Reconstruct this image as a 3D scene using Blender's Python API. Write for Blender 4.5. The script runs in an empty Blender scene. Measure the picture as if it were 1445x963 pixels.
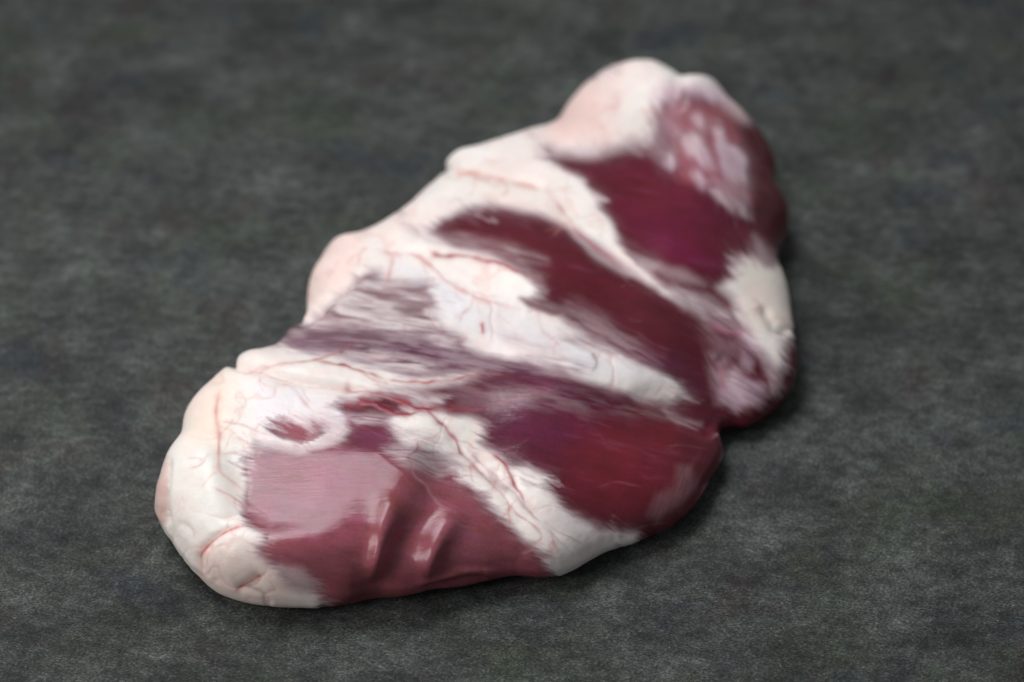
import bpy, math
import numpy as np
from mathutils import Vector, Matrix

scene = bpy.context.scene
R = math.radians

# ------------------------------------------------------------------ camera
PITCH, DIST = R(41), 0.95
CAM = np.array([0, -DIST * math.cos(PITCH), DIST * math.sin(PITCH)])
cd = bpy.data.cameras.new('camera')
cam = bpy.data.objects.new('camera', cd)
scene.collection.objects.link(cam)
cam.location = CAM
cam.rotation_euler = (R(90) - PITCH, 0, 0)
cd.lens, cd.sensor_width = 85, 36
cd.clip_start, cd.clip_end = 0.01, 50
cd.dof.use_dof = True
cd.dof.focus_distance = 0.838
cd.dof.aperture_fstop = 5.0
scene.camera = cam

# ------------------------------------------------------------------ room light, dim
world = bpy.data.worlds.new('World')
scene.world = world
world.use_nodes = True
bg = world.node_tree.nodes['Background']
bg.inputs[0].default_value = (0.93, 0.96, 1.0, 1)
bg.inputs[1].default_value = 0.21

def area(name, loc, target, sx, sy, power, col):
    ld = bpy.data.lights.new(name, 'AREA')
    ld.shape = 'RECTANGLE'; ld.size = sx; ld.size_y = sy
    ld.energy = power; ld.color = col; ld.spread = R(62)
    o = bpy.data.objects.new(name, ld)
    scene.collection.objects.link(o)
    o.location = loc
    o.rotation_euler = (Vector(target) - Vector(loc)).to_track_quat('-Z', 'Y').to_euler()
    return o
area('window_light', (-0.33, 0.29, 0.97), (-0.02, -0.04, 0.02), 0.85, 0.50, 1.62, (0.97, 0.98, 1.0))
area('side_fill_light', (-0.95, -0.55, 0.72), (0.0, -0.03, 0.02), 0.6, 0.5, 4.6, (1.0, 0.98, 0.96)).data.spread = R(150)  # unseen fill lamp, added to brighten the near and left faces

scene.view_settings.view_transform = 'Standard'
scene.view_settings.look = 'None'
scene.view_settings.exposure = 0.0
scene.view_settings.gamma = 1.0
scene.view_settings.use_curve_mapping = False
scene.render.engine = 'CYCLES'

# ------------------------------------------------------------------ node helpers
def new_mat(name):
    m = bpy.data.materials.new(name); m.use_nodes = True
    nt = m.node_tree
    return m, nt, nt.nodes['Principled BSDF']
def N(nt, t, **kw):
    n = nt.nodes.new(t)
    for k, v in kw.items(): setattr(n, k, v)
    return n
def L(nt, a, b): nt.links.new(a, b)
def noise_node(nt, vec, scale, detail=4, rough=.55, dist=0.0):
    n = N(nt, 'ShaderNodeTexNoise'); n.inputs['Scale'].default_value = scale
    n.inputs['Detail'].default_value = detail; n.inputs['Roughness'].default_value = rough
    n.inputs['Distortion'].default_value = dist
    L(nt, vec, n.inputs['Vector']); return n.outputs['Fac']
def ramp(nt, fac, stops):
    r = N(nt, 'ShaderNodeValToRGB'); e = r.color_ramp.elements
    while len(e) < len(stops): e.new(.5)
    for i, (p, c) in enumerate(stops):
        e[i].position = p; e[i].color = (*c, 1) if len(c) == 3 else c
    L(nt, fac, r.inputs[0]); return r.outputs[0]
def mapping(nt, vec, scale, rot=0):
    m = N(nt, 'ShaderNodeMapping'); m.inputs['Scale'].default_value = scale
    m.inputs['Rotation'].default_value = (0, 0, rot); L(nt, vec, m.inputs['Vector']); return m.outputs[0]
def mixc(nt, fac, a, b, mode='MIX'):
    m = N(nt, 'ShaderNodeMix', data_type='RGBA', blend_type=mode)
    for s, v in ((m.inputs[0], fac), (m.inputs[6], a), (m.inputs[7], b)):
        if isinstance(v, (int, float)): s.default_value = v
        elif isinstance(v, tuple): s.default_value = (*v, 1)
        else: L(nt, v, s)
    return m.outputs[2]
def math_(nt, op, a, b):
    m = N(nt, 'ShaderNodeMath', operation=op)
    for s, v in ((m.inputs[0], a), (m.inputs[1], b)):
        if isinstance(v, (int, float)): s.default_value = v
        else: L(nt, v, s)
    return m.outputs[0]
def bump(nt, height, strength, dist, normal=None):
    b = N(nt, 'ShaderNodeBump'); b.inputs['Strength'].default_value = strength
    b.inputs['Distance'].default_value = dist; L(nt, height, b.inputs['Height'])
    if normal is not None: L(nt, normal, b.inputs['Normal'])
    return b.outputs[0]

# ------------------------------------------------------------------ tabletop: dark mottled stone, matt
def make_table():
    m, nt, p = new_mat('dark_mottled_slate')
    co = N(nt, 'ShaderNodeTexCoord').outputs['Object']
    big = noise_node(nt, mapping(nt, co, (1, 1.2, 1), .2), 34, 5, .62)
    c = ramp(nt, big, [(.28, (.019, .021, .021)), (.45, (.043, .047, .044)), (.57, (.060, .067, .061)), (.74, (.098, .107, .100))])
    hue = noise_node(nt, mapping(nt, co, (1, 1, 1), .4), 17, 4, .6)
    c = mixc(nt, ramp(nt, hue, [(.52, (0, 0, 0)), (.70, (.75, .75, .75))]), c, (.044, .056, .036))
    hue2 = noise_node(nt, mapping(nt, co, (1.1, .9, 1), 2.1), 23, 4, .6)
    c = mixc(nt, ramp(nt, hue2, [(.55, (0, 0, 0)), (.72, (.75, .75, .75))]), c, (.046, .033, .035))
    hue3 = noise_node(nt, mapping(nt, co, (.9, 1.2, 1), 4.2), 20, 4, .6)
    c = mixc(nt, ramp(nt, hue3, [(.55, (0, 0, 0)), (.72, (.75, .75, .75))]), c, (.026, .033, .044))
    mid = noise_node(nt, mapping(nt, co, (1, 1.5, 1), .25), 170, 5, .65)
    c = mixc(nt, .8, c, ramp(nt, mid, [(.30, (.36, .36, .36)), (.5, (.95, .95, .95)), (.70, (1.75, 1.75, 1.75))]), 'MULTIPLY')
    fine = noise_node(nt, mapping(nt, co, (.85, 1.35, 1), .5), 900, 4, .75)
    c = mixc(nt, .85, c, ramp(nt, fine, [(.30, (.20, .20, .20)), (.5, (.92, .92, .92)), (.72, (2.5, 2.5, 2.5))]), 'MULTIPLY')
    grit = noise_node(nt, mapping(nt, co, (.7, 1.3, 1), .15), 1500, 2, .6)
    c = mixc(nt, .8, c, ramp(nt, grit, [(.30, (.36, .36, .36)), (.5, (.95, .95, .95)), (.72, (2.2, 2.2, 2.2))]), 'MULTIPLY')
    wear = noise_node(nt, mapping(nt, co, (.5, 1.4, 1), .1), 7, 3, .6)
    c = mixc(nt, 1.0, c, ramp(nt, wear, [(.32, (.72, .71, .71)), (.52, (1, 1, 1)), (.7, (1.16, 1.17, 1.17))]), 'MULTIPLY')
    sp = noise_node(nt, co, 620, 1, .4)
    c = mixc(nt, ramp(nt, sp, [(.80, (0, 0, 0)), (.84, (.8, .8, .8))]), c, (.26, .28, .27))
    L(nt, c, p.inputs['Base Color'])
    p.inputs['Roughness'].default_value = .78
    p.inputs['Specular IOR Level'].default_value = .25
    h = math_(nt, 'ADD', math_(nt, 'MULTIPLY', mid, .6), math_(nt, 'MULTIPLY', fine, .5))
    L(nt, bump(nt, h, .55, .0012), p.inputs['Normal'])
    me = bpy.data.meshes.new('tabletop')
    n = 24; s = 1.1
    v = [(-s + 2 * s * i / n, -s + 2 * s * j / n, 0) for j in range(n + 1) for i in range(n + 1)]
    f = [(j * (n + 1) + i, j * (n + 1) + i + 1, (j + 1) * (n + 1) + i + 1, (j + 1) * (n + 1) + i) for j in range(n) for i in range(n)]
    me.from_pydata(v, [], f); me.materials.append(m)
    o = bpy.data.objects.new('tabletop', me); scene.collection.objects.link(o)
    o['kind'] = 'structure'; o['label'] = 'dark grey mottled matt stone tabletop under the meat'
    return o
make_table()

# ------------------------------------------------------------------ the cut of meat: form
# plan outline of the piece in tenths of a millimetre, x, y pairs
OUT = np.array([-1261,-940, -1256,-900, -1247,-861, -1232,-827, -1218,-794, -1209,-757, -1207,-717, -1207,-674, -1201,-634, -1189,-598, -1173,-565, -1154,-536, -1135,-508, -1117,-479, -1098,-450, -1076,-423, -1051,-396, -1025,-370, -992,-353, -956,-343, -923,-316, -898,-266, -877,-209, -851,-157, -823,-106, -804,-45, -799,26, -801,95, -800,157, -789,211, -773,256, -760,300, -745,340, -720,368, -686,380, -651,389, -616,404, -581,421, -546,442, -511,471, -477,505, -444,543, -415,588, -387,637, -358,682, -329,727, -310,782, -298,843, -275,892, -237,916, -196,926, -158,942, -120,964, -82,985, -43,1004, -3,1024, 36,1046, 77,1064, 118,1082, 157,1116, 188,1174, 212,1239, 237,1300, 265,1351, 299,1393, 334,1425, 373,1446, 415,1455, 456,1457, 496,1457, 536,1453, 575,1447, 613,1438, 651,1423, 685,1396, 718,1364, 752,1339, 788,1328, 828,1327, 868,1323, 898,1296, 915,1250, 930,1204, 953,1169, 982,1144, 1012,1119, 1041,1093, 1067,1063, 1086,1026, 1100,985, 1107,939, 1105,888, 1099,833, 1104,780, 1120,730, 1136,673, 1139,612, 1126,553, 1102,496, 1079,434, 1065,368, 1063,304, 1070,244, 1078,186, 1084,128, 1085,71, 1086,15, 1089,-39, 1094,-93, 1098,-148, 1100,-205, 1095,-262, 1083,-319, 1063,-371, 1037,-416, 1005,-453, 972,-487, 939,-519, 905,-547, 868,-559, 829,-553, 786,-570, 770,-620, 778,-665, 778,-713, 765,-758, 745,-800, 723,-843, 702,-888, 679,-933, 655,-977, 628,-1017, 597,-1050, 564,-1080, 530,-1106, 496,-1128, 461,-1146, 426,-1159, 391,-1171, 356,-1186, 323,-1207, 291,-1231, 260,-1257, 229,-1284, 196,-1306, 161,-1324, 125,-1335, 89,-1336, 54,-1331, 19,-1327, -16,-1331, -50,-1341, -83,-1354, -116,-1365, -149,-1376, -183,-1384, -217,-1390, -252,-1395, -286,-1401, -320,-1410, -353,-1422, -386,-1434, -420,-1443, -454,-1448, -489,-1455, -522,-1467, -557,-1476, -592,-1478, -628,-1478, -663,-1477, -699,-1476, -735,-1476, -770,-1475, -807,-1474, -843,-1471, -881,-1465, -918,-1457, -956,-1446, -993,-1430, -1030,-1408, -1064,-1379, -1097,-1345, -1127,-1308, -1155,-1269, -1181,-1229, -1205,-1188, -1229,-1151, -1252,-1114, -1267,-1073, -1270,-1027, -1265,-982], float).reshape(-1, 2) * 1e-4
# x, y (m), thickness, roll radius, height of the widest line
CT = np.array([(-0.1101, -0.1081, 0.038, 0.0240, 0.014), (-0.0761, -0.1221, 0.036, 0.0220, 0.012), (-0.0410, -0.1186, 0.033, 0.0230, 0.010), (-0.0057, -0.1151, 0.027, 0.0300, 0.010), (0.0352, -0.1009, 0.024, 0.0300, 0.008), (0.0618, -0.0827, 0.020, 0.0300, 0.008), (0.0760, -0.0639, 0.017, 0.0250, 0.007), (-0.0858, -0.0562, 0.040, 0.0340, 0.016), (-0.0612, -0.0161, 0.038, 0.0300, 0.014), (-0.0424, -0.0790, 0.038, 0.0400, 0.014), (0.0100, -0.0562, 0.036, 0.0400, 0.012), (0.0481, -0.0325, 0.033, 0.0400, 0.010), (-0.0572, 0.0179, 0.034, 0.0260, 0.012), (-0.0293, 0.0356, 0.040, 0.0300, 0.014), (0.0105, 0.0092, 0.042, 0.0400, 0.014), (0.0584, 0.0135, 0.040, 0.0400, 0.012), (0.0983, -0.0161, 0.026, 0.0280, 0.010), (-0.0067, 0.0821, 0.038, 0.0280, 0.014), (0.0374, 0.0678, 0.043, 0.0400, 0.014), (0.0771, 0.0446, 0.040, 0.0350, 0.012), (0.1041, 0.0222, 0.030, 0.0260, 0.012), (0.0328, 0.1217, 0.036, 0.0250, 0.014), (0.0612, 0.1424, 0.048, 0.0280, 0.018), (0.0847, 0.1217, 0.046, 0.0280, 0.016), (0.1001, 0.0821, 0.030, 0.0260, 0.012)])
def polydist(q, poly, closed=True):
    d = np.full(len(q), 1e9); ins = np.zeros(len(q), bool); n = len(poly)
    for i in range(n if closed else n - 1):
        a = poly[i]; b = poly[(i + 1) % n]; ab = b - a
        t = np.clip(((q - a) @ ab) / max(ab @ ab, 1e-18), 0, 1)
        r = q - a - t[:, None] * ab
        d = np.minimum(d, np.hypot(r[:, 0], r[:, 1]))
        if closed and abs(ab[1]) > 1e-15:
            c = (a[1] > q[:, 1]) != (b[1] > q[:, 1])
            ins ^= c & (q[:, 0] < a[0] + (q[:, 1] - a[1]) / ab[1] * ab[0])
    return d, ins
def ctrl(q):
    w = np.zeros(len(q)); o = np.zeros((len(q), 3))
    for c in CT:
        k = 1 / (((q - c[:2]) ** 2).sum(1) + .018 ** 2) ** 2
        w += k; o += k[:, None] * c[2:]
    return o / w[:, None]

def base_form(step=.0011):
    """closed mesh: domed top sheet, tucked-under lower sheet, meeting on the plan outline"""
    lo = OUT.min(0) - 2 * step; hi = OUT.max(0) + 2 * step
    xs = np.arange(lo[0], hi[0], step); ys = np.arange(lo[1], hi[1], step)
    X, Y = np.meshgrid(xs, ys); q = np.stack([X.ravel(), Y.ravel()], 1)
    d, ins = polydist(q, OUT)
    use = ins & (d > step * .35)
    T, Rr, zr = ctrl(q).T
    t = np.clip(d / Rr, 0, 1)
    H = zr + (T - zr) * (1 - (1 - t) ** 2.2) ** (1 / 1.9)
    b = np.clip(d / .011, 0, 1); B = zr * (1 - (1 - (1 - b) ** 2) ** .5) + .0002
    ny, nx = X.shape
    idx = -np.ones(ny * nx, int); k = np.flatnonzero(use); idx[k] = np.arange(len(k))
    I = idx.reshape(ny, nx)
    a, b_, c, e = I[:-1, :-1], I[:-1, 1:], I[1:, 1:], I[1:, :-1]
    m = (a >= 0) & (b_ >= 0) & (c >= 0) & (e >= 0)
    quads = np.stack([a[m], b_[m], c[m], e[m]], 1)
    nv = len(k)
    top = np.c_[q[k], H[k]]; bot = np.c_[q[k], B[k]]
    # boundary edges of the quad sheet -> side wall through a mid ring on the widest line
    ed = np.concatenate([quads[:, [0, 1]], quads[:, [1, 2]], quads[:, [2, 3]], quads[:, [3, 0]]])
    key = np.sort(ed, 1); kk = key[:, 0] * nv + key[:, 1]
    u, inv, cnt = np.unique(kk, return_inverse=True, return_counts=True)
    be = ed[cnt[inv] == 1]
    bv = np.unique(be)
    # mid ring: closest outline point
    ringxy = np.zeros((len(bv), 2)); best = np.full(len(bv), 1e9); pq = top[bv, :2]
    for i in range(len(OUT)):
        A = OUT[i]; Bp = OUT[(i + 1) % len(OUT)]; ab = Bp - A
        tt = np.clip(((pq - A) @ ab) / (ab @ ab), 0, 1); c2 = A + tt[:, None] * ab
        dd = ((pq - c2) ** 2).sum(1); mm = dd < best; best[mm] = dd[mm]; ringxy[mm] = c2[mm]
    ring = np.c_[ringxy, ctrl(ringxy)[:, 2]]
    rid = {v: 2 * nv + i for i, v in enumerate(bv)}
    V = np.concatenate([top, bot, ring])
    F = quads.tolist() + (quads[:, ::-1] + nv).tolist()
    for p_, q_ in be.tolist():
        F.append([q_, p_, rid[p_], rid[q_]]); F.append([rid[q_], rid[p_], p_ + nv, q_ + nv])
    me = bpy.data.meshes.new('form'); me.from_pydata(V.tolist(), [], F)
    o = bpy.data.objects.new('form', me); scene.collection.objects.link(o)
    md = o.modifiers.new('r', 'REMESH'); md.mode = 'VOXEL'; md.voxel_size = VOX; md.adaptivity = 0
    dg = bpy.context.evaluated_depsgraph_get()
    out = bpy.data.meshes.new_from_object(o.evaluated_get(dg))
    bpy.data.objects.remove(o); bpy.data.meshes.remove(me)
    n = len(out.vertices); co = np.empty(n * 3, np.float32); out.vertices.foreach_get('co', co)
    nf = len(out.polygons); fi = np.empty(len(out.loops), np.int32); out.loops.foreach_get('vertex_index', fi)
    bpy.data.meshes.remove(out)
    assert len(fi) == 4 * nf
    return co.reshape(-1, 3).astype(float), fi.reshape(-1, 4)

def edges_of(F):
    e = np.sort(np.concatenate([F[:, [0, 1]], F[:, [1, 2]], F[:, [2, 3]], F[:, [3, 0]]]), 1)
    k = np.unique(e[:, 0].astype(np.int64) * (F.max() + 1) + e[:, 1])
    return np.stack([k // (F.max() + 1), k % (F.max() + 1)], 1)
def smooth(x, E, it, lam=.6):
    n = len(x); deg = np.bincount(E.ravel(), minlength=n).astype(float)
    cols = x.reshape(n, -1).T
    for _ in range(it):
        cols = np.stack([c + lam * ((np.bincount(E[:, 0], c[E[:, 1]], n) + np.bincount(E[:, 1], c[E[:, 0]], n)) / deg - c) for c in cols])
    return cols.T.reshape(x.shape)
def vnormals(V, F):
    a = V[F[:, 2]] - V[F[:, 0]]; b = V[F[:, 3]] - V[F[:, 1]]
    fn = np.cross(a, b); out = np.zeros_like(V)
    for k in range(3):
        s = np.zeros(len(V))
        for j in range(4): s += np.bincount(F[:, j], fn[:, k], len(V))
        out[:, k] = s
    return out / np.maximum(np.linalg.norm(out, axis=1), 1e-12)[:, None]

def vnoise(x, y, seed=0):
    """smooth lattice noise, about -1..1"""
    xi = np.floor(x).astype(np.int64); yi = np.floor(y).astype(np.int64); fx = x - xi; fy = y - yi
    def h(i, j):
        k = (i * 374761393 + j * 668265263 + seed * 2147483647 + 1013) & 0xffffffff
        k = ((k ^ (k >> 13)) * 1274126177) & 0xffffffff
        k = ((k ^ (k >> 16)) * 2246822519) & 0xffffffff
        return ((k ^ (k >> 15)) & 0xffffff) / float(0x7fffff) - 1
    sx = fx * fx * fx * (fx * (fx * 6 - 15) + 10); sy = fy * fy * fy * (fy * (fy * 6 - 15) + 10)
    a = h(xi, yi); b = h(xi + 1, yi); c = h(xi, yi + 1); d = h(xi + 1, yi + 1)
    return (a * (1 - sx) + b * sx) * (1 - sy) + (c * (1 - sx) + d * sx) * sy
def fbm(x, y, seed, oc=3):
    s = 0; a = 1; n = 0
    for o in range(oc):
        s = s + a * vnoise(x * 2 ** o + 17.3 * o, y * 2 ** o - 9.1 * o, seed + o); n += a; a *= .55
    return s / n
def sstep(a, b, x):
    t = np.clip((x - a) / (b - a), 0, 1); return t * t * (3 - 2 * t)

VOX = .00044
V, F = base_form()
E = edges_of(F)
V = smooth(V, E, 18)
# render camera's projection to image pixels (units: 1 = about 0.28 mm)
def image_px(V):
    q = V - CAM; z = q[:, 1] * math.cos(PITCH) - q[:, 2] * math.sin(PITCH)
    k = 1445 / 36 * 85
    return 722.5 + k * q[:, 0] / z, 481.5 - k * (q[:, 1] * math.sin(PITCH) + q[:, 2] * math.cos(PITCH)) / z
CX, CY = image_px(V)
Q = np.stack([CX, CY], 1)
NV = vnormals(V, F)
FACE = NV @ np.array([0, -math.cos(PITCH), math.sin(PITCH)])

def near(pts, margin):
    p = np.array(pts, float)
    return np.flatnonzero((CX > p[:, 0].min() - margin) & (CX < p[:, 0].max() + margin) & (CY > p[:, 1].min() - margin) & (CY < p[:, 1].max() + margin))
def curve(pts, k=6):
    """Catmull-Rom through the points"""
    p = np.array(pts, float)
    if len(p) < 3: return p
    p = np.vstack([2 * p[0] - p[1], p, 2 * p[-1] - p[-2]]); out = []
    for i in range(1, len(p) - 2):
        for t in np.linspace(0, 1, k, endpoint=False):
            out.append(.5 * (2 * p[i] + (p[i + 1] - p[i - 1]) * t + (2 * p[i - 1] - 5 * p[i] + 4 * p[i + 1] - p[i + 2]) * t * t + (3 * p[i] - p[i - 1] - 3 * p[i + 1] + p[i + 2]) * t ** 3))
    out.append(p[-2]); return np.array(out)

# ------------------------------------------------------------------ relief, in millimetres along the normal
REL = np.zeros(len(V))
def groove(pts, sig, mm, taper=True):
    pts = curve(pts, 4); k = near(pts, sig * 3.2)
    q = Q[k]; best = np.full(len(k), 1e9); tt = np.zeros(len(k)); n = len(pts) - 1
    for i in range(n):
        a = pts[i]; ab = pts[i + 1] - a; t = np.clip(((q - a) @ ab) / max(ab @ ab, 1e-9), 0, 1)
        d = np.hypot(*(q - a - t[:, None] * ab).T); m = d < best; best[m] = d[m]; tt[m] = (i + t[m]) / n
    w = np.exp(-.5 * (best / sig) ** 2)
    if taper: w *= sstep(0, .18, tt) * sstep(0, .18, 1 - tt) * .9 + .1
    REL[k] += mm * w
def bulge(cx, cy, rx, ry, ang, mm):
    c, s = math.cos(R(ang)), math.sin(R(ang)); dx, dy = CX - cx, CY - cy
    REL[:] += mm * np.exp(-.5 * (((dx * c + dy * s) / rx) ** 2 + ((-dx * s + dy * c) / ry) ** 2))
def facet(pts, nrm, soft, amt):
    """ease a patch of the surface towards a gentle plane"""
    pts = np.array(pts, float); k = near(pts, soft + 4); k = k[FACE[k] > .1]
    d, ins = polydist(Q[k], pts); w = amt * sstep(-soft, soft, np.where(ins, d, -d))
    c = np.average(V[k] + NV[k] * REL[k][:, None] * 1e-3, axis=0, weights=w ** 2 + 1e-9); n = np.array(nrm) / np.linalg.norm(nrm)
    P_ = V[k] + NV[k] * REL[k][:, None] * 1e-3
    dist = (P_ - c) @ n / np.maximum(NV[k] @ n, .35)
    REL[k] -= np.clip(dist * 1e3, -6, 6) * w
facet([(318, 640), (345, 626), (500, 622), (590, 635), (612, 690), (572, 728), (510, 752), (440, 760), (378, 758), (320, 730)], (-.115, -.248, .962), 34, .82)
# folds and seams
groove([(328, 514), (362, 524), (389, 531), (424, 541), (457, 546), (499, 552), (540, 556)], 5, -1.6)
bulge(400, 515, 60, 10, 12, 1.0)
groove([(340, 741), (320, 750), (300, 765), (287, 782), (285, 800), (292, 818)], 5, -1.0)
bulge(330, 785, 25, 25, 0, 1.2)
groove([(372, 808), (350, 822), (332, 832)], 6, -.9)
groove([(347, 826), (370, 837), (386, 853)], 3, -.8)
groove([(247, 770), (247, 752), (257, 740), (270, 747), (278, 760)], 4, -.25)
groove([(612, 672), (596, 712), (576, 755), (550, 800), (528, 835), (514, 862)], 18, -2.8, False)
groove([(560, 700), (545, 740), (530, 785), (515, 820)], 16, .8)
groove([(655, 710), (632, 745), (608, 780), (590, 812)], 16, 1.4)
groove([(585, 822), (620, 816), (660, 806), (715, 808)], 4, 1.0)
groove([(590, 832), (640, 822), (690, 812)], 5, -1.2)
groove([(1014, 612), (990, 600), (955, 583), (925, 566), (880, 552)], 10, -2.2)
groove([(780, 208), (815, 222), (855, 224), (890, 214), (930, 208)], 10, -1.4)
groove([(958, 100), (957, 120), (950, 150), (940, 165)], 8, -1.2)
groove([(428, 450), (455, 432), (478, 415), (500, 398), (522, 378)], 6, -1.6)
groove([(455, 452), (480, 432), (505, 412), (530, 395)], 8, .9)
groove([(622, 240), (655, 243), (700, 252), (750, 262), (770, 272)], 6, -1.1)
groove([(596, 575), (625, 602), (645, 632), (670, 660), (700, 690), (732, 727), (760, 752)], 5, -.6)
groove([(687, 665), (717, 690), (749, 725), (774, 747), (809, 785)], 4, -.5)
groove([(719, 670), (734, 700), (760, 730), (800, 760)], 4, -.5)
groove([(770, 272), (802, 310), (850, 355), (912, 402), (985, 438), (1040, 468)], 12, -1.0)
groove([(650, 480), (720, 512), (800, 530), (870, 552), (960, 572)], 10, -.7)
groove([(1070, 430), (1085, 455), (1094, 467), (1117, 470)], 5, -1.2)
groove([(1010, 500), (1030, 515), (1060, 520), (1100, 535)], 8, -1.0)
# muscle bellies
bulge(850, 640, 110, 60, 25, 1.6)
bulge(800, 410, 120, 45, 30, 1.6)
bulge(950, 310, 80, 45, 40, 1.6)
bulge(470, 700, 70, 55, 0, 1.2)
bulge(900, 140, 60, 40, 0, 1.2)
bulge(990, 150, 28, 30, 30, 1.5)
groove([(242, 640), (237, 680), (235, 715), (240, 745)], 4, -1.2)
groove([(322, 510), (332, 516), (345, 520)], 4, -2.0, False)
groove([(424, 452), (436, 446), (450, 438)], 5, -2.0, False)
groove([(612, 236), (628, 240), (645, 243)], 5, -1.6, False)
groove([(552, 728), (540, 762), (526, 802)], 11, 1.5, False)
groove([(630, 745), (612, 775), (596, 804)], 11, 1.0, False)
groove([(300, 498), (318, 508), (334, 516), (352, 520)], 6, -1.0, False)
groove([(420, 456), (434, 448), (448, 438)], 6, -.6, False)
groove([(608, 234), (625, 240), (645, 244)], 6, -.6, False)
bulge(1000, 225, 42, 50, 0, 3.2)
bulge(533, 785, 9, 24, 12, 2.6)
bulge(607, 784, 10, 22, 20, 2.0)


# ------------------------------------------------------------------ paint: fat and lean, laid on in order
def fibre_warp(k, ang, amp, seed):
    c, s = np.cos(R(1) * ang), np.sin(R(1) * ang); x, y = CX[k], CY[k]
    u = x * c + y * s; v = -x * s + y * c
    f = fbm(u * .022, v * .15, seed, 3) + .75 * vnoise(u * .045, v * .38, seed + 9) + .45 * vnoise(u * .07, v * .8, seed + 13)
    g = fbm(x * .05, y * .05, seed + 20, 2)
    q = np.stack([x + c * amp * f + .35 * amp * g, y + s * amp * f + .35 * amp * vnoise(x * .05, y * .05, seed + 31)], 1)
    return q
FAT = np.zeros(len(V)); LAB = np.zeros(len(V), int)
def blob(pts, amt, soft=5, amp=9, ang=14, seed=1, label=0, streak=0.0):
    """pull the fat amount towards amt inside the outline; edges fray along the fibres in thin overlapping sheets"""
    if label and amt > .85: blob(pts, .26, 13, 17, ang, seed + 300, 0, .5)
    pts = np.array(pts, float); k = near(pts, soft * 2 + amp * 3)
    c, s = math.cos(R(ang)), math.sin(R(ang)); u = CX[k] * c + CY[k] * s; v = -CX[k] * s + CY[k] * c
    own = np.clip(.85 + .9 * vnoise(CX[k] * .022, CY[k] * .022, seed + 60), .25, 1.7)
    w = 0
    for j, (wt, aa) in enumerate([(.4, .7), (.35, 1.0), (.25, 1.7)]):
        q = fibre_warp(k, ang + (-7, 0, 8)[j], amp * aa * own, seed + 100 * j)
        d, ins = polydist(q, pts); sd = np.where(ins, d, -d)
        w = w + wt * sstep(-soft * 1.7, soft * 1.3, sd)
    if streak:
        f = fbm(u * .025, v * .16, seed + 50, 3) + .6 * fbm(u * .035, v * .5, seed + 55, 2)
        w = w * np.clip(1 + streak * f * 1.6 - streak * .5, 0, 1)
    FAT[k] = FAT[k] * (1 - w) + amt * w
    if label: LAB[k[(w > .5) & (amt > .5)]] = label
blob([(205, 740), (215, 600), (290, 495), (330, 480), (372, 480), (400, 490), (425, 497), (462, 500), (500, 507), (525, 517), (562, 529), (580, 535), (624, 532), (674, 525), (650, 541), (610, 546), (560, 548), (530, 552), (505, 562), (480, 566), (472, 574), (488, 592), (489, 612), (480, 625), (455, 634), (432, 640), (405, 634), (380, 626), (360, 628), (352, 642), (347, 657), (349, 676), (342, 700), (339, 722), (346, 739), (366, 750), (374, 762), (362, 774), (362, 786), (382, 796), (402, 810), (412, 824), (437, 838), (455, 846), (460, 875), (330, 875), (240, 820)], 1, 6, 13, 8, 11, 1)
blob([(395, 800), (430, 806), (445, 826), (425, 832), (405, 826)], .55, 8, 8, 8, 12)
blob([(374, 603), (400, 588), (413, 598), (430, 607), (447, 596), (464, 603), (452, 618), (430, 631), (410, 625), (390, 616)], .12, 2.5, 12, 25, 13)
blob([(420, 590), (462, 585), (488, 600), (478, 625), (450, 638), (440, 610)], .8, 7, 8, 20, 14, 0, .3)
blob([(448, 600), (464, 604), (452, 618), (434, 628)], .25, 3, 10, 25, 15)
# seam of fat between the two near muscles
blob([(552, 592), (572, 580), (596, 576), (615, 579), (640, 588), (668, 592), (684, 598), (683, 614), (676, 626), (692, 638), (712, 652), (726, 664), (748, 664), (775, 674), (765, 690), (780, 705), (793, 720), (810, 732), (834, 743), (846, 753), (862, 753), (898, 753), (900, 766), (870, 795), (805, 830), (785, 822), (778, 798), (768, 784), (756, 770), (743, 764), (731, 751), (716, 736), (699, 719), (680, 698), (662, 686), (650, 677), (655, 666), (646, 654), (630, 643), (600, 640), (575, 640), (563, 626), (558, 610)], 1, 6, 13, 20, 21, 2)
blob([(545, 640), (580, 640), (640, 645), (650, 662), (610, 668), (575, 672), (552, 660)], .6, 7, 12, 4, 22, 0, .4)
blob([(495, 588), (545, 590), (562, 596), (545, 600), (505, 600)], .75, 5, 10, 5, 23, 0, .6)
blob([(540, 548), (575, 550), (600, 556), (630, 560), (620, 572), (590, 570), (555, 560)], .7, 6, 10, 14, 24, 0, .5)
# long middle band
blob([(415, 450), (420, 395), (440, 340), (500, 305), (560, 285), (592, 298), (606, 331), (640, 350), (690, 361), (722, 381), (745, 397), (762, 412), (752, 430), (778, 440), (800, 458), (830, 478), (862, 494), (897, 514), (932, 530), (958, 545), (970, 561), (940, 566), (900, 557), (860, 548), (835, 541), (810, 531), (795, 522), (750, 507), (712, 505), (675, 500), (658, 487), (650, 473), (624, 462), (612, 445), (612, 425), (600, 405), (570, 400), (548, 398), (535, 386), (512, 387), (495, 403), (452, 441), (437, 450)], 1, 5, 10, 16, 31, 3)
blob([(394, 484), (437, 449), (495, 403), (540, 394), (602, 404), (616, 445), (652, 473), (660, 488), (640, 497), (600, 480), (540, 470), (480, 464), (430, 468)], .80, 7, 10, 8, 32, 0, .42)
blob([(520, 412), (560, 400), (612, 402), (610, 428), (575, 432), (525, 424)], .22, 7, 14, 4, 33, 0, .8)
blob([(562, 436), (600, 432), (596, 443), (568, 444)], .2, 5, 9, 6, 34)
blob([(440, 440), (470, 432), (470, 442), (445, 446)], .25, 5, 8, 2, 35)
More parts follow.
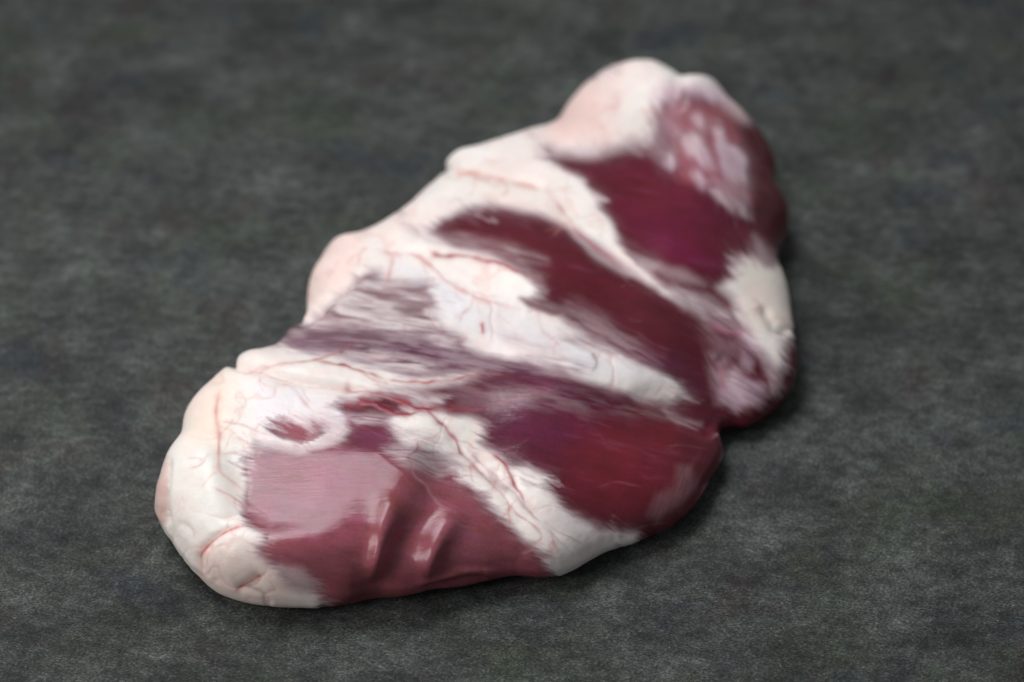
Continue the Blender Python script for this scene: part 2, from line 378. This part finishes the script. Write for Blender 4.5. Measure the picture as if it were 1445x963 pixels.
blob([(393, 490), (420, 462), (520, 462), (600, 480), (650, 494), (720, 512), (790, 528), (700, 528), (624, 534), (560, 528), (500, 507), (440, 500)], .30, 7, 16, 9, 36, 0, .8)
blob([(408, 476), (450, 462), (520, 466), (545, 480), (500, 492), (430, 490)], .10, 6, 14, 4, 37, 0, .7)
blob([(480, 498), (540, 497), (620, 517), (590, 530), (540, 522)], .72, 6, 16, 8, 38, 0, .8)
blob([(780, 440), (840, 458), (870, 480), (830, 474), (795, 458)], .4, 8, 14, 22, 39, 0, .7)
blob([(748, 506), (800, 510), (832, 520), (815, 532), (780, 526)], .5, 7, 12, 10, 40, 0, .6)
blob([(800, 430), (850, 455), (930, 515), (890, 508), (830, 476)], .28, 12, 14, 28, 41, 0, .7)
# band between the two far muscles
blob([(590, 330), (604, 324), (622, 312), (652, 298), (690, 289), (727, 296), (772, 306), (802, 321), (815, 334), (850, 366), (884, 383), (914, 400), (950, 419), (995, 444), (1030, 462), (1042, 468), (1014, 441), (980, 419), (937, 407), (900, 374), (874, 346), (860, 316), (842, 293), (850, 283), (829, 268), (824, 257), (800, 243), (776, 232), (770, 212), (790, 180), (780, 160), (650, 190), (600, 240), (560, 290)], 1, 5, 16, 26, 51, 4)
blob([(815, 330), (850, 352), (900, 388), (870, 382), (835, 358)], .45, 6, 8, 35, 52)
blob([(905, 368), (965, 385), (1000, 405), (960, 398), (920, 382)], .35, 6, 10, 25, 53)
blob([(950, 404), (1010, 430), (1045, 470), (1000, 452), (955, 424)], .45, 8, 10, 30, 54, 0, .6)
blob([(608, 340), (650, 335), (720, 350), (770, 372), (740, 372), (680, 358)], .4, 8, 12, 16, 55, 0, .5)
# far lobe
blob([(760, 190), (795, 140), (900, 65), (965, 85), (1040, 130), (1052, 172), (1038, 168), (1016, 158), (990, 150), (966, 134), (950, 149), (934, 166), (928, 184), (923, 201), (882, 204), (841, 214), (788, 213)], 1, 10, 11, 35, 61, 5)
blob([(935, 160), (965, 135), (1020, 160), (1045, 190), (1060, 260), (1055, 290), (1000, 280), (950, 250), (930, 210)], .12, 8, 10, 60, 62)
for i, (am, pp) in enumerate([(.9, [(974, 168), (985, 165), (992, 178), (988, 190), (978, 188)]), (.75, [(938, 172), (950, 182), (958, 194), (950, 198), (940, 186)]), (.95, [(958, 200), (970, 194), (984, 200), (990, 218), (1002, 238), (1006, 252), (994, 248), (980, 232), (966, 220)]), (.95, [(1004, 180), (1012, 178), (1018, 195), (1022, 212), (1036, 214), (1050, 228), (1050, 262), (1040, 268), (1024, 262), (1014, 244), (1008, 215)]), (.9, [(934, 220), (944, 216), (950, 232), (946, 246), (938, 242)]), (.8, [(974, 252), (984, 250), (996, 266), (990, 272)]), (.75, [(1000, 278), (1020, 272), (1046, 288), (1060, 308), (1040, 304), (1015, 292)]), (.5, [(1020, 262), (1050, 262), (1056, 290), (1030, 284), (1000, 262)])]):
    blob(pp, am, 4, 9, 60, 160 + i, 6, .2)
# right-hand knob
blob([(1038, 366), (1070, 366), (1082, 374), (1125, 370), (1140, 450), (1122, 474), (1104, 492), (1106, 520), (1090, 517), (1075, 496), (1059, 490), (1049, 476), (1046, 456), (1034, 423), (1016, 407), (1032, 397), (1034, 376)], 1, 8, 12, 40, 71, 7)
blob([(1064, 335), (1080, 350), (1095, 372), (1080, 376), (1068, 356)], .4, 7, 6, 50, 72)
blob([(1020, 530), (1036, 518), (1056, 536), (1078, 548), (1074, 574), (1040, 575), (1014, 569)], .82, 7, 10, 30, 73, 8, .3)
blob([(940, 575), (962, 588), (992, 596), (985, 600), (958, 596), (944, 586)], .5, 5, 9, 20, 74, 0, .5)
blob([(1000, 500), (1025, 505), (1022, 560), (1010, 560)], .45, 8, 10, 60, 75, 0, .6)
blob([(735, 424), (765, 430), (800, 442), (780, 446), (745, 436)], .15, 4, 10, 14, 84)
blob([(790, 470), (840, 486), (870, 502), (830, 496), (800, 484)], .45, 5, 10, 20, 85, 0, .6)
blob([(700, 470), (740, 478), (800, 498), (770, 500), (720, 488)], .78, 6, 10, 16, 86, 0, .5)
blob([(560, 606), (600, 612), (625, 625), (600, 632), (566, 622)], .72, 6, 12, 12, 87, 0, .6)
blob([(690, 672), (716, 690), (712, 696), (690, 682)], .6, 4, 7, 40, 88)
blob([(1000, 440), (1045, 456), (1060, 490), (1040, 520), (1010, 500), (990, 465)], .2, 10, 14, 40, 90, 0, .7)
blob([(1076, 500), (1092, 520), (1104, 530), (1096, 540), (1080, 524)], .5, 5, 8, 50, 91, 0, .3)
blob([(1050, 500), (1062, 512), (1058, 524), (1046, 514)], .6, 5, 8, 50, 92)
blob([(1090, 540), (1108, 545), (1096, 560), (1084, 556)], .5, 5, 8, 60, 93)
blob([(925, 160), (955, 150), (960, 200), (935, 235), (915, 215)], .36, 8, 12, 60, 94, 0, .6)
blob([(640, 545), (760, 550), (880, 570), (960, 590), (900, 585), (760, 575), (660, 570)], .2, 12, 16, 14, 95, 0, .8)
# thin skins of film on the lean
blob([(915, 725), (925, 700), (950, 690), (955, 660), (975, 660), (980, 690), (955, 720), (925, 738)], .13, 6, 8, 110, 81, 0, .2)
blob([(650, 560), (720, 545), (760, 560), (700, 580), (640, 580)], .12, 8, 14, 12, 82, 0, .6)
FAT_PARTS = [(1, 'fat_cap', 'creamy thick fat covering the near left end'), (2, 'fat_seam', 'white fat seam between the two near muscles'), (3, 'fat_seam', 'long bluish white fat band across the middle'), (4, 'fat_seam', 'white fat seam between the two far muscles'), (5, 'fat_cap', 'rounded pinkish fat lobe at the far end'), (6, 'fat_patch', 'mottled white fat flecks beside the far lobe'), (7, 'fat_cap', 'cream fat knob on the right edge'), (8, 'fat_patch', 'small white fat patch above the notch')]

FAT = np.clip(FAT, 0, 1)

def srgb(r, g, b):
    c = np.array([r, g, b]) / 255.; return np.where(c <= .04045, c / 12.92, ((c + .055) / 1.055) ** 2.4)
TINT_L = np.zeros((len(V), 3)); TINT_L[:] = srgb(88, 33, 44)
TINT_F = np.zeros((len(V), 3)); TINT_F[:] = srgb(238, 229, 223)
def tint(arr, pts, col, soft=20, amp=8, ang=14, seed=3, amt=1.0):
    pts = np.array(pts, float); k = near(pts, soft + amp * 2)
    d, ins = polydist(fibre_warp(k, ang, amp, seed), pts); w = amt * sstep(-soft, soft, np.where(ins, d, -d))
    arr[k] = arr[k] * (1 - w[:, None]) + srgb(*col) * w[:, None]
tint(TINT_L, [(340, 640), (490, 640), (650, 670), (780, 810), (600, 850), (460, 860), (360, 790)], (142, 86, 94), 25)
tint(TINT_L, [(340, 640), (480, 640), (560, 660), (500, 760), (380, 760)], (140, 74, 96), 25, amt=.7)
tint(TINT_L, [(490, 590), (560, 590), (565, 640), (500, 645)], (112, 60, 80), 10)
tint(TINT_L, [(400, 450), (640, 470), (800, 530), (560, 530), (400, 500)], (98, 66, 84), 14)
tint(TINT_L, [(640, 540), (780, 530), (900, 560), (800, 590), (690, 650)], (96, 46, 66), 20, amt=.9)
tint(TINT_L, [(780, 580), (960, 600), (960, 720), (820, 720)], (108, 36, 46), 30, amt=.7)
tint(TINT_L, [(640, 330), (780, 340), (900, 420), (820, 420), (700, 370)], (100, 38, 48), 20, amt=.8)
tint(TINT_L, [(800, 240), (930, 220), (1060, 320), (1000, 380), (900, 350)], (98, 32, 54), 20, amt=.8)
tint(TINT_L, [(935, 150), (1030, 150), (1060, 290), (960, 260)], (146, 72, 78), 12)
tint(TINT_L, [(1040, 150), (1080, 170), (1130, 330), (1080, 350), (1055, 260)], (84, 34, 40), 10)
tint(TINT_L, [(374, 600), (400, 585), (466, 600), (430, 635)], (134, 44, 60), 8)
tint(TINT_L, [(840, 480), (960, 500), (1000, 560), (900, 530)], (98, 50, 72), 20, amt=.7)
tint(TINT_F, [(200, 500), (330, 500), (340, 640), (300, 760), (200, 760)], (235, 230, 223), 30)
tint(TINT_F, [(280, 760), (400, 790), (420, 870), (280, 870)], (234, 212, 204), 20, amt=.8)
tint(TINT_F, [(420, 440), (440, 330), (520, 320), (500, 400)], (236, 212, 204), 16)
tint(TINT_F, [(560, 370), (960, 550), (700, 500), (600, 420)], (228, 224, 226), 20)
tint(TINT_F, [(360, 545), (500, 560), (490, 630), (360, 620)], (236, 228, 230), 20)
tint(TINT_F, [(770, 200), (800, 120), (880, 100), (870, 200)], (238, 214, 208), 20)
tint(TINT_F, [(930, 120), (1060, 130), (1060, 300), (930, 280)], (206, 182, 192), 14)
tint(TINT_F, [(1030, 360), (1120, 370), (1120, 480), (1050, 470)], (228, 220, 210), 14)
tint(TINT_F, [(1000, 440), (1060, 470), (1100, 580), (1000, 580)], (206, 182, 192), 14)
tint(TINT_F, [(720, 690), (860, 740), (860, 810), (780, 820)], (226, 216, 212), 20)
tint(TINT_F, [(200, 640), (238, 640), (236, 690), (234, 740), (200, 740)], (206, 176, 168), 5, 2)
tint(TINT_L, [(820, 250), (900, 240), (980, 300), (900, 340)], (92, 32, 42), 20, amt=.7)
tint(TINT_L, [(870, 290), (960, 300), (1020, 380), (930, 380)], (108, 30, 62), 25, amt=.7)
tint(TINT_L, [(680, 590), (780, 560), (860, 580), (760, 660)], (100, 44, 70), 30, amt=.8)
tint(TINT_F, [(270, 520), (330, 520), (320, 620), (260, 640)], (240, 222, 208), 20)
tint(TINT_F, [(780, 150), (840, 130), (850, 190), (780, 200)], (236, 204, 196), 16)

# fibre grain of the lean, soft blotches of the fat
a = R(14); U_ = CX * math.cos(a) + CY * math.sin(a); W_ = -CX * math.sin(a) + CY * math.cos(a)
g1 = fbm(U_ * .018, W_ * .11, 70, 4); g2 = fbm(CX * .02, CY * .025, 90, 3); g3 = fbm(CX * .06, CY * .07, 95, 3)
TINT_L *= (1 + .15 * g1 + .20 * g2)[:, None]
TINT_L[:, 1:] *= .82; TINT_L[:, 2] *= 1.06 * (1 + .22 * g1); TINT_L[:, 0] *= 1 + .10 * g3
pale = sstep(.30, .85, g1)[:, None] * .10
TINT_L = TINT_L * (1 - pale) + srgb(150, 100, 118) * pale
pk = sstep(-.15, .6, fbm(CX * .013, CY * .016, 101, 3))[:, None] * .55
TINT_F = TINT_F * (1 - pk) + srgb(236, 214, 206) * pk
TINT_F *= (1 + .05 * g3 + .05 * g2)[:, None]
rid = sstep(.80, 1.0, 1 - np.abs(fbm(CX * .017 + .4 * fbm(CX * .02, CY * .02, 150, 2), CY * .019, 151, 3)) * 1.6) * sstep(-.3, .4, fbm(CX * .012, CY * .012, 155, 2))
pk2 = (rid * .40)[:, None]; TINT_F = TINT_F * (1 - pk2) + srgb(224, 182, 172) * pk2
# thin fat over lean looks bluish lilac
mid = (4 * FAT * (1 - FAT))[:, None]
m = FAT[:, None] ** 1.15
COL = TINT_L * (1 - m) + TINT_F * m
COL = COL * (1 - .30 * mid) + .30 * mid * (srgb(206, 178, 194) * FAT[:, None] + srgb(128, 76, 98) * (1 - FAT[:, None]))

# ------------------------------------------------------------------ vessels and pale strands
VES = []          # (vertex weights) of each vessel that is built as a part
def strand(pts, w, amt, col, part=False, mm=0.0, wob=2.0, seed=5):
    pts = curve(pts, 6); k = near(pts, w * 2 + 6)
    q = Q[k] + wob * np.stack([vnoise(CX[k] * .07, CY[k] * .07, seed), vnoise(CX[k] * .07, CY[k] * .07, seed + 7)], 1)
    best = np.full(len(k), 1e9); tt = np.zeros(len(k)); n = len(pts) - 1
    for i in range(n):
        a_ = pts[i]; ab = pts[i + 1] - a_; t = np.clip(((q - a_) @ ab) / max(ab @ ab, 1e-9), 0, 1)
        d = np.hypot(*(q - a_ - t[:, None] * ab).T); m_ = d < best; best[m_] = d[m_]; tt[m_] = (i + t[m_]) / n
    ww = w * (.66 + .3 * vnoise(tt * n * .35, tt * 0 + seed, seed + 3))
    fade = sstep(0, .12, tt) * sstep(0, .2, 1 - tt) * .75 + .25
    core = np.exp(-.5 * (best / (.42 * ww)) ** 2); halo = np.exp(-.5 * (best / (1.1 * ww)) ** 2)
    mod = np.clip(.78 + .5 * vnoise(CX[k] * .035, CY[k] * .035, seed + 11) + .25 * vnoise(CX[k] * .11, CY[k] * .11, seed + 12), .2, 1.1)
    al = np.clip(1.2 * amt * fade * mod * (core * .56 + halo * .40), 0, 1)[:, None]
    COL[k] = COL[k] * (1 - al) + srgb(*col) * al
    if mm: REL[k] += mm * core * fade
    if part:
        full = np.zeros(len(V)); full[k] = core * sstep(0, .06, tt) * sstep(0, .06, 1 - tt)
        VES.append(full)
RED = (188, 92, 88); DARK = (128, 44, 58); ROSE = (204, 146, 140); WINE = (150, 54, 66)
strand([(312, 553), (307, 572), (306, 592), (308, 617), (308, 642), (308, 664), (322, 674), (342, 682)], 5, .55, (206, 128, 118), True, .12)
strand([(308, 664), (295, 677), (282, 692)], 3, .35, ROSE)
strand([(310, 597), (335, 600), (360, 610), (392, 620)], 3, .4, ROSE)
strand([(310, 637), (340, 637), (352, 636)], 3, .35, ROSE)
strand([(345, 740), (320, 750), (300, 765), (287, 782), (286, 800), (291, 818)], 5, .8, (202, 96, 90), True, .1)
strand([(370, 809), (350, 822), (333, 831)], 6, .8, (176, 100, 88))
strand([(347, 826), (370, 837), (386, 853)], 2.5, .45, (170, 130, 120))
strand([(250, 725), (260, 737), (272, 747), (277, 758)], 2.5, .4, (206, 170, 156))
strand([(247, 768), (247, 752), (257, 740)], 2.5, .3, (200, 168, 156))
strand([(331, 515), (362, 524), (389, 531), (424, 541), (457, 546), (499, 552), (524, 552)], 4, .6, (196, 134, 124))
strand([(395, 545), (410, 545), (420, 557), (432, 572), (444, 588)], 4, .45, (204, 156, 152))
strand([(492, 580), (490, 600), (482, 620), (462, 630), (432, 638)], 4, .4, (196, 132, 146))
strand([(497, 482), (487, 495), (476, 501)], 6, .8, (132, 66, 82), True, .1)
strand([(478, 499), (464, 504), (440, 512), (400, 519), (362, 521)], 3.5, .6, (176, 108, 106))
strand([(440, 512), (474, 517), (512, 527), (537, 537), (575, 541), (625, 540), (675, 530), (720, 527)], 4.5, .8, (156, 70, 74), True, .1)
strand([(480, 548), (500, 552), (537, 557), (575, 571), (596, 577), (640, 580), (690, 578)], 6, .9, WINE, True, .12)
strand([(500, 562), (525, 572), (550, 582), (575, 586), (598, 579)], 6, .9, (148, 50, 66), True, .12)
strand([(482, 568), (500, 574), (512, 572), (525, 560)], 6, .8, (150, 56, 70))
strand([(596, 575), (610, 587), (625, 602), (640, 620), (650, 640), (670, 660), (684, 675), (700, 690)], 5.5, .9, (148, 52, 68), True, .15)
strand([(700, 689), (714, 707), (732, 727), (759, 750), (763, 760), (752, 767)], 3, .55, (176, 100, 100))
strand([(687, 665), (717, 690), (749, 725), (774, 747), (809, 785)], 3, .4, (150, 118, 116))
strand([(664, 642), (676, 653), (697, 673)], 3.5, .5, (140, 84, 104))
strand([(690, 640), (708, 655), (719, 670), (727, 687), (734, 700), (744, 717)], 5, .85, (158, 66, 76), True, .12)
strand([(744, 717), (762, 735), (790, 752), (830, 770)], 2.5, .4, (166, 130, 128))
strand([(542, 645), (575, 642), (625, 640)], 3, .7, (112, 64, 92))
strand([(591, 625), (586, 642), (577, 655), (582, 672)], 3, .55, (140, 64, 88))
strand([(535, 354), (555, 362), (585, 361), (607, 377), (629, 397), (647, 412), (669, 422), (699, 430), (732, 440)], 5.5, .6, (200, 128, 126), True, .12)
strand([(555, 362), (552, 380), (547, 405)], 5, .55, (200, 120, 124), True, .1)
strand([(606, 356), (624, 366), (650, 366), (687, 372), (724, 385), (757, 398)], 6, .8, (160, 70, 78), True, .12)
strand([(682, 458), (681, 473)], 5, .9, (176, 66, 74))
strand([(672, 425), (680, 450)], 4, .3, ROSE)
strand([(650, 470), (655, 480), (640, 486)], 6, .6, (140, 70, 88))
strand([(834, 500), (839, 515), (834, 528)], 4, .7, (116, 60, 76))
strand([(757, 440), (765, 470), (775, 480)], 4, .4, ROSE)
strand([(640, 238), (655, 242), (700, 252), (750, 262), (766, 268)], 6, .6, (214, 152, 136), True, .1)
strand([(764, 266), (790, 295), (802, 310), (817, 330), (850, 355), (887, 380)], 5.5, .65, (176, 92, 104), True, .12)
strand([(1070, 430), (1085, 455), (1094, 467), (1117, 471)], 4, .6, (136, 98, 94))
strand([(1012, 508), (1019, 535), (1017, 558)], 5, .5, (186, 120, 138))
strand([(995, 455), (1030, 468), (1060, 470)], 4, .5, (186, 116, 132))
strand([(635, 574), (675, 580), (710, 571), (750, 557), (800, 550)], 3, .45, (158, 92, 108))
strand([(650, 540), (680, 556), (710, 575), (720, 590)], 3, .4, (150, 86, 104))
strand([(670, 533), (700, 556), (735, 585)], 2.5, .35, (150, 86, 104))
strand([(585, 655), (583, 680), (600, 690), (620, 710), (640, 726)], 3.5, .5, (190, 140, 150))
strand([(640, 742), (656, 744), (672, 747)], 2, .5, (186, 130, 138))
strand([(735, 780), (750, 775), (757, 765)], 3, .35, (196, 140, 140))
strand([(1008, 612), (1014, 620), (1020, 640), (1013, 656)], 4, .55, (206, 160, 166))  # pale fat edge of the flap, with its rim light painted in
strand([(1001, 676), (982, 706), (962, 730), (926, 753)], 3, .35, (186, 120, 130))
strand([(560, 610), (548, 630), (540, 642)], 4, .4, (190, 130, 146))
strand([(500, 600), (525, 612), (552, 628)], 2, .4, (170, 110, 140))
strand([(840, 690), (870, 682), (905, 690)], 2, .3, (160, 92, 100))
strand([(790, 560), (830, 600), (860, 640)], 2, .25, (140, 70, 84))
BR = [((308, 600), 40, 60), ((306, 640), 150, 50), ((330, 560), 60, 40), ((300, 690), 20, 60), ((300, 765), 100, 40), ((420, 541), 70, 45), ((350, 525), 30, 50), ((400, 519), 160, 40), ((512, 527), 30, 50), ((575, 541), 10, 55), ((620, 610), 150, 45), ((640, 620), 20, 45), ((665, 655), 100, 45), ((690, 680), 10, 45), ((714, 707), 70, 50), ((734, 700), 60, 50), ((770, 745), 45, 50), ((629, 397), 60, 45), ((647, 412), -10, 60), ((669, 422), 70, 50), ((585, 361), 80, 40), ((700, 430), 50, 50), ((740, 440), 10, 60), ((770, 470), 40, 50), ((700, 252), 60, 45), ((655, 242), 30, 50), ((764, 268), 10, 50), ((800, 310), 100, 40), ((520, 350), 160, 40), ((480, 370), 110, 40), ((1060, 420), 60, 45), ((1085, 455), 0, 40), ((840, 150), 60, 60), ((880, 140), 110, 50), ((260, 700), 70, 40), ((370, 640), 200, 50)]
for i, (p0, an, ln) in enumerate(BR):      # fine branches running off the main vessels
    rr = np.random.RandomState(500 + i); p_ = [p0]; a_ = R(an)
    for j in range(4):
        a_ += rr.normal(0, .35); p_.append((p_[-1][0] + ln / 4 * math.cos(a_), p_[-1][1] + ln / 4 * .8 * math.sin(a_)))
    strand(p_, rr.uniform(2.2, 3.6), rr.uniform(.28, .5), (200, 136, 130), False, 0, 2.5, 200 + i)
    b_ = p_[2]; strand([b_, (b_[0] + 10 * math.cos(a_ + .9), b_[1] + 9 * math.sin(a_ + .9)), (b_[0] + 24 * math.cos(a_ + .6), b_[1] + 20 * math.sin(a_ + .6))], 2.2, .3, (200, 130, 128), False, 0, 2, 300 + i)
for i in range(46):     # fine pale threads of film along the fibres
    rr = np.random.RandomState(i); x0, y0 = rr.uniform(400, 960), rr.uniform(330, 760); ln = rr.uniform(18, 60); an = R(rr.normal(14, 16))
    strand([(x0, y0), (x0 + ln * .5 * math.cos(an), y0 + ln * .5 * math.sin(an) + rr.normal(0, 2)), (x0 + ln * math.cos(an), y0 + ln * math.sin(an))], 1.8, .16, (176, 128, 142))


# fat stands a little proud of the lean and is lumpy; lean is faintly ribbed along the fibres
FS = smooth(FAT, E, 14, .8)
REL += .40 * sstep(.2, 1, FS) + FS * (.10 * fbm(CX * .045, CY * .05, 120, 2) + .035 * fbm(CX * .12, CY * .12, 123, 2))
REL -= FS * .16 * rid
REL += (1 - FAT) * .05 * fbm(U_ * .012, W_ * .06, 130, 2) + .35 * fbm(CX * .012, CY * .014, 140, 2)
edge = sstep(-.7, -.2, FACE)
V2 = V + NV * (REL * edge * sstep(.0, .006, V[:, 2]) * 1e-3)[:, None]
V2[:, 2] = np.maximum(V2[:, 2], .0002)
N2 = vnormals(V2, F)

# ------------------------------------------------------------------ meat materials
def make_meat_mat(name, rough, sss, coat):
    m, nt, p = new_mat(name)
    at = N(nt, 'ShaderNodeAttribute', attribute_name='tint')
    fa = N(nt, 'ShaderNodeAttribute', attribute_name='fat')
    co = N(nt, 'ShaderNodeTexCoord').outputs['Object']
    spk = noise_node(nt, co, 900, 3, .7)
    col = mixc(nt, .5, at.outputs['Color'], ramp(nt, spk, [(.3, (.80, .78, .80)), (.5, (1, 1, 1)), (.72, (1.20, 1.22, 1.21))]), 'MULTIPLY')
    col = mixc(nt, fa.outputs['Fac'], col, mixc(nt, .75, col, at.outputs['Color']))
    L(nt, col, p.inputs['Base Color'])
    fib = noise_node(nt, mapping(nt, co, (.12, 1, 1), R(18)), 800, 4, .62, .4)
    rg = math_(nt, 'ADD', math_(nt, 'MULTIPLY', fib, .24), rough - .12)
    rg = math_(nt, 'ADD', rg, math_(nt, 'MULTIPLY', fa.outputs['Fac'], .05))
    L(nt, rg, p.inputs['Roughness'])
    p.inputs['IOR'].default_value = 1.36
    p.inputs['Subsurface Weight'].default_value = .38
    p.inputs['Subsurface Radius'].default_value = (1.0, .45, .35)
    p.inputs['Subsurface Scale'].default_value = sss
    p.inputs['Coat Weight'].default_value = coat
    p.inputs['Coat Roughness'].default_value = .12
    lump = noise_node(nt, co, 190, 3, .5)
    b = bump(nt, fib, .34, .00026)
    b = bump(nt, lump, .22, .0005, b)
    L(nt, b, p.inputs['Normal'])
    return m
M_LEAN = make_meat_mat('wet_lean_meat', .16, .0008, .0)
M_FAT = make_meat_mat('soft_white_fat', .28, .0014, .0)
M_VES = make_meat_mat('vessel_wall', .30, .0012, .0)

def link_mesh(name, V, F, col, fat, mat, parent, label=None):
    me = bpy.data.meshes.new(name)
    me.vertices.add(len(V)); me.vertices.foreach_set('co', V.astype(np.float32).ravel())
    me.loops.add(F.size); me.loops.foreach_set('vertex_index', F.astype(np.int32).ravel())
    me.polygons.add(len(F)); me.polygons.foreach_set('loop_start', np.arange(0, F.size, 4, dtype=np.int32))
    me.polygons.foreach_set('use_smooth', np.ones(len(F), bool))
    me.update(calc_edges=True)
    at = me.attributes.new('tint', 'FLOAT_COLOR', 'POINT')
    at.data.foreach_set('color', np.c_[np.clip(col, 0, 1), np.ones(len(col))].astype(np.float32).ravel())
    fa = me.attributes.new('fat', 'FLOAT', 'POINT'); fa.data.foreach_set('value', fat.astype(np.float32))
    me.materials.append(mat)
    o = bpy.data.objects.new(name, me); scene.collection.objects.link(o); o.parent = parent
    if label: o['label'] = label
    return o

root = bpy.data.objects.new('raw_meat', None); scene.collection.objects.link(root)
root['label'] = 'raw slab of dark red meat streaked with white fat on the dark table'
root['category'] = 'meat'
link_mesh('lean_meat', V2, F, COL, FAT, M_LEAN, root)

def shell(name, weight, full, up, down, fat, mat, label=None, minfaces=40):
    """a closed skin lying on the piece where weight is high; its rim dips under the surface"""
    on = weight > .5
    for _ in range(3):
        fk = on[F].any(1); on = np.zeros(len(V2), bool); on[F[fk].ravel()] = True
    keep = on[F].all(1) & (weight[F] > .5).any(1) | (on[F].all(1))
    if (weight > .5).sum() < minfaces: return None
    f = F[keep]; vs, f = np.unique(f, return_inverse=True); f = f.reshape(-1, 4)
    w = weight[vs]; n = len(vs)
    off = np.where(w < .5, -.16 * (1 - w / .5), up * sstep(.5, full, w)) * 1e-3
    top = V2[vs] + N2[vs] * off[:, None]; bot = V2[vs] - N2[vs] * (down * 1e-3)
    ed = np.concatenate([f[:, [0, 1]], f[:, [1, 2]], f[:, [2, 3]], f[:, [3, 0]]])
    kk = np.sort(ed, 1); kk = kk[:, 0].astype(np.int64) * n + kk[:, 1]
    u, inv, cnt = np.unique(kk, return_inverse=True, return_counts=True)
    be = ed[cnt[inv] == 1]
    side = np.stack([be[:, 1], be[:, 0], be[:, 0] + n, be[:, 1] + n], 1)
    fa = np.concatenate([f, f[:, ::-1] + n, side])
    o = link_mesh(name, np.concatenate([top, bot]), fa, np.tile(COL[vs], (2, 1)), np.tile(fat[vs], 2), mat, root, label)
    o.data.normals_split_custom_set_from_vertices(np.concatenate([N2[vs], -N2[vs]]).tolist())
    return o
vis = sstep(-.25, .0, FACE) * sstep(.0005, .003, V2[:, 2])
for lab, name, text in FAT_PARTS:
    shell(name, np.where(LAB == lab, FAT, 0) * vis, .98, .25, 2.5, FAT, M_FAT, text)
for w in VES:
    shell('blood_vessel', w * vis, .95, .08, .8, FAT, M_VES, None, 12)
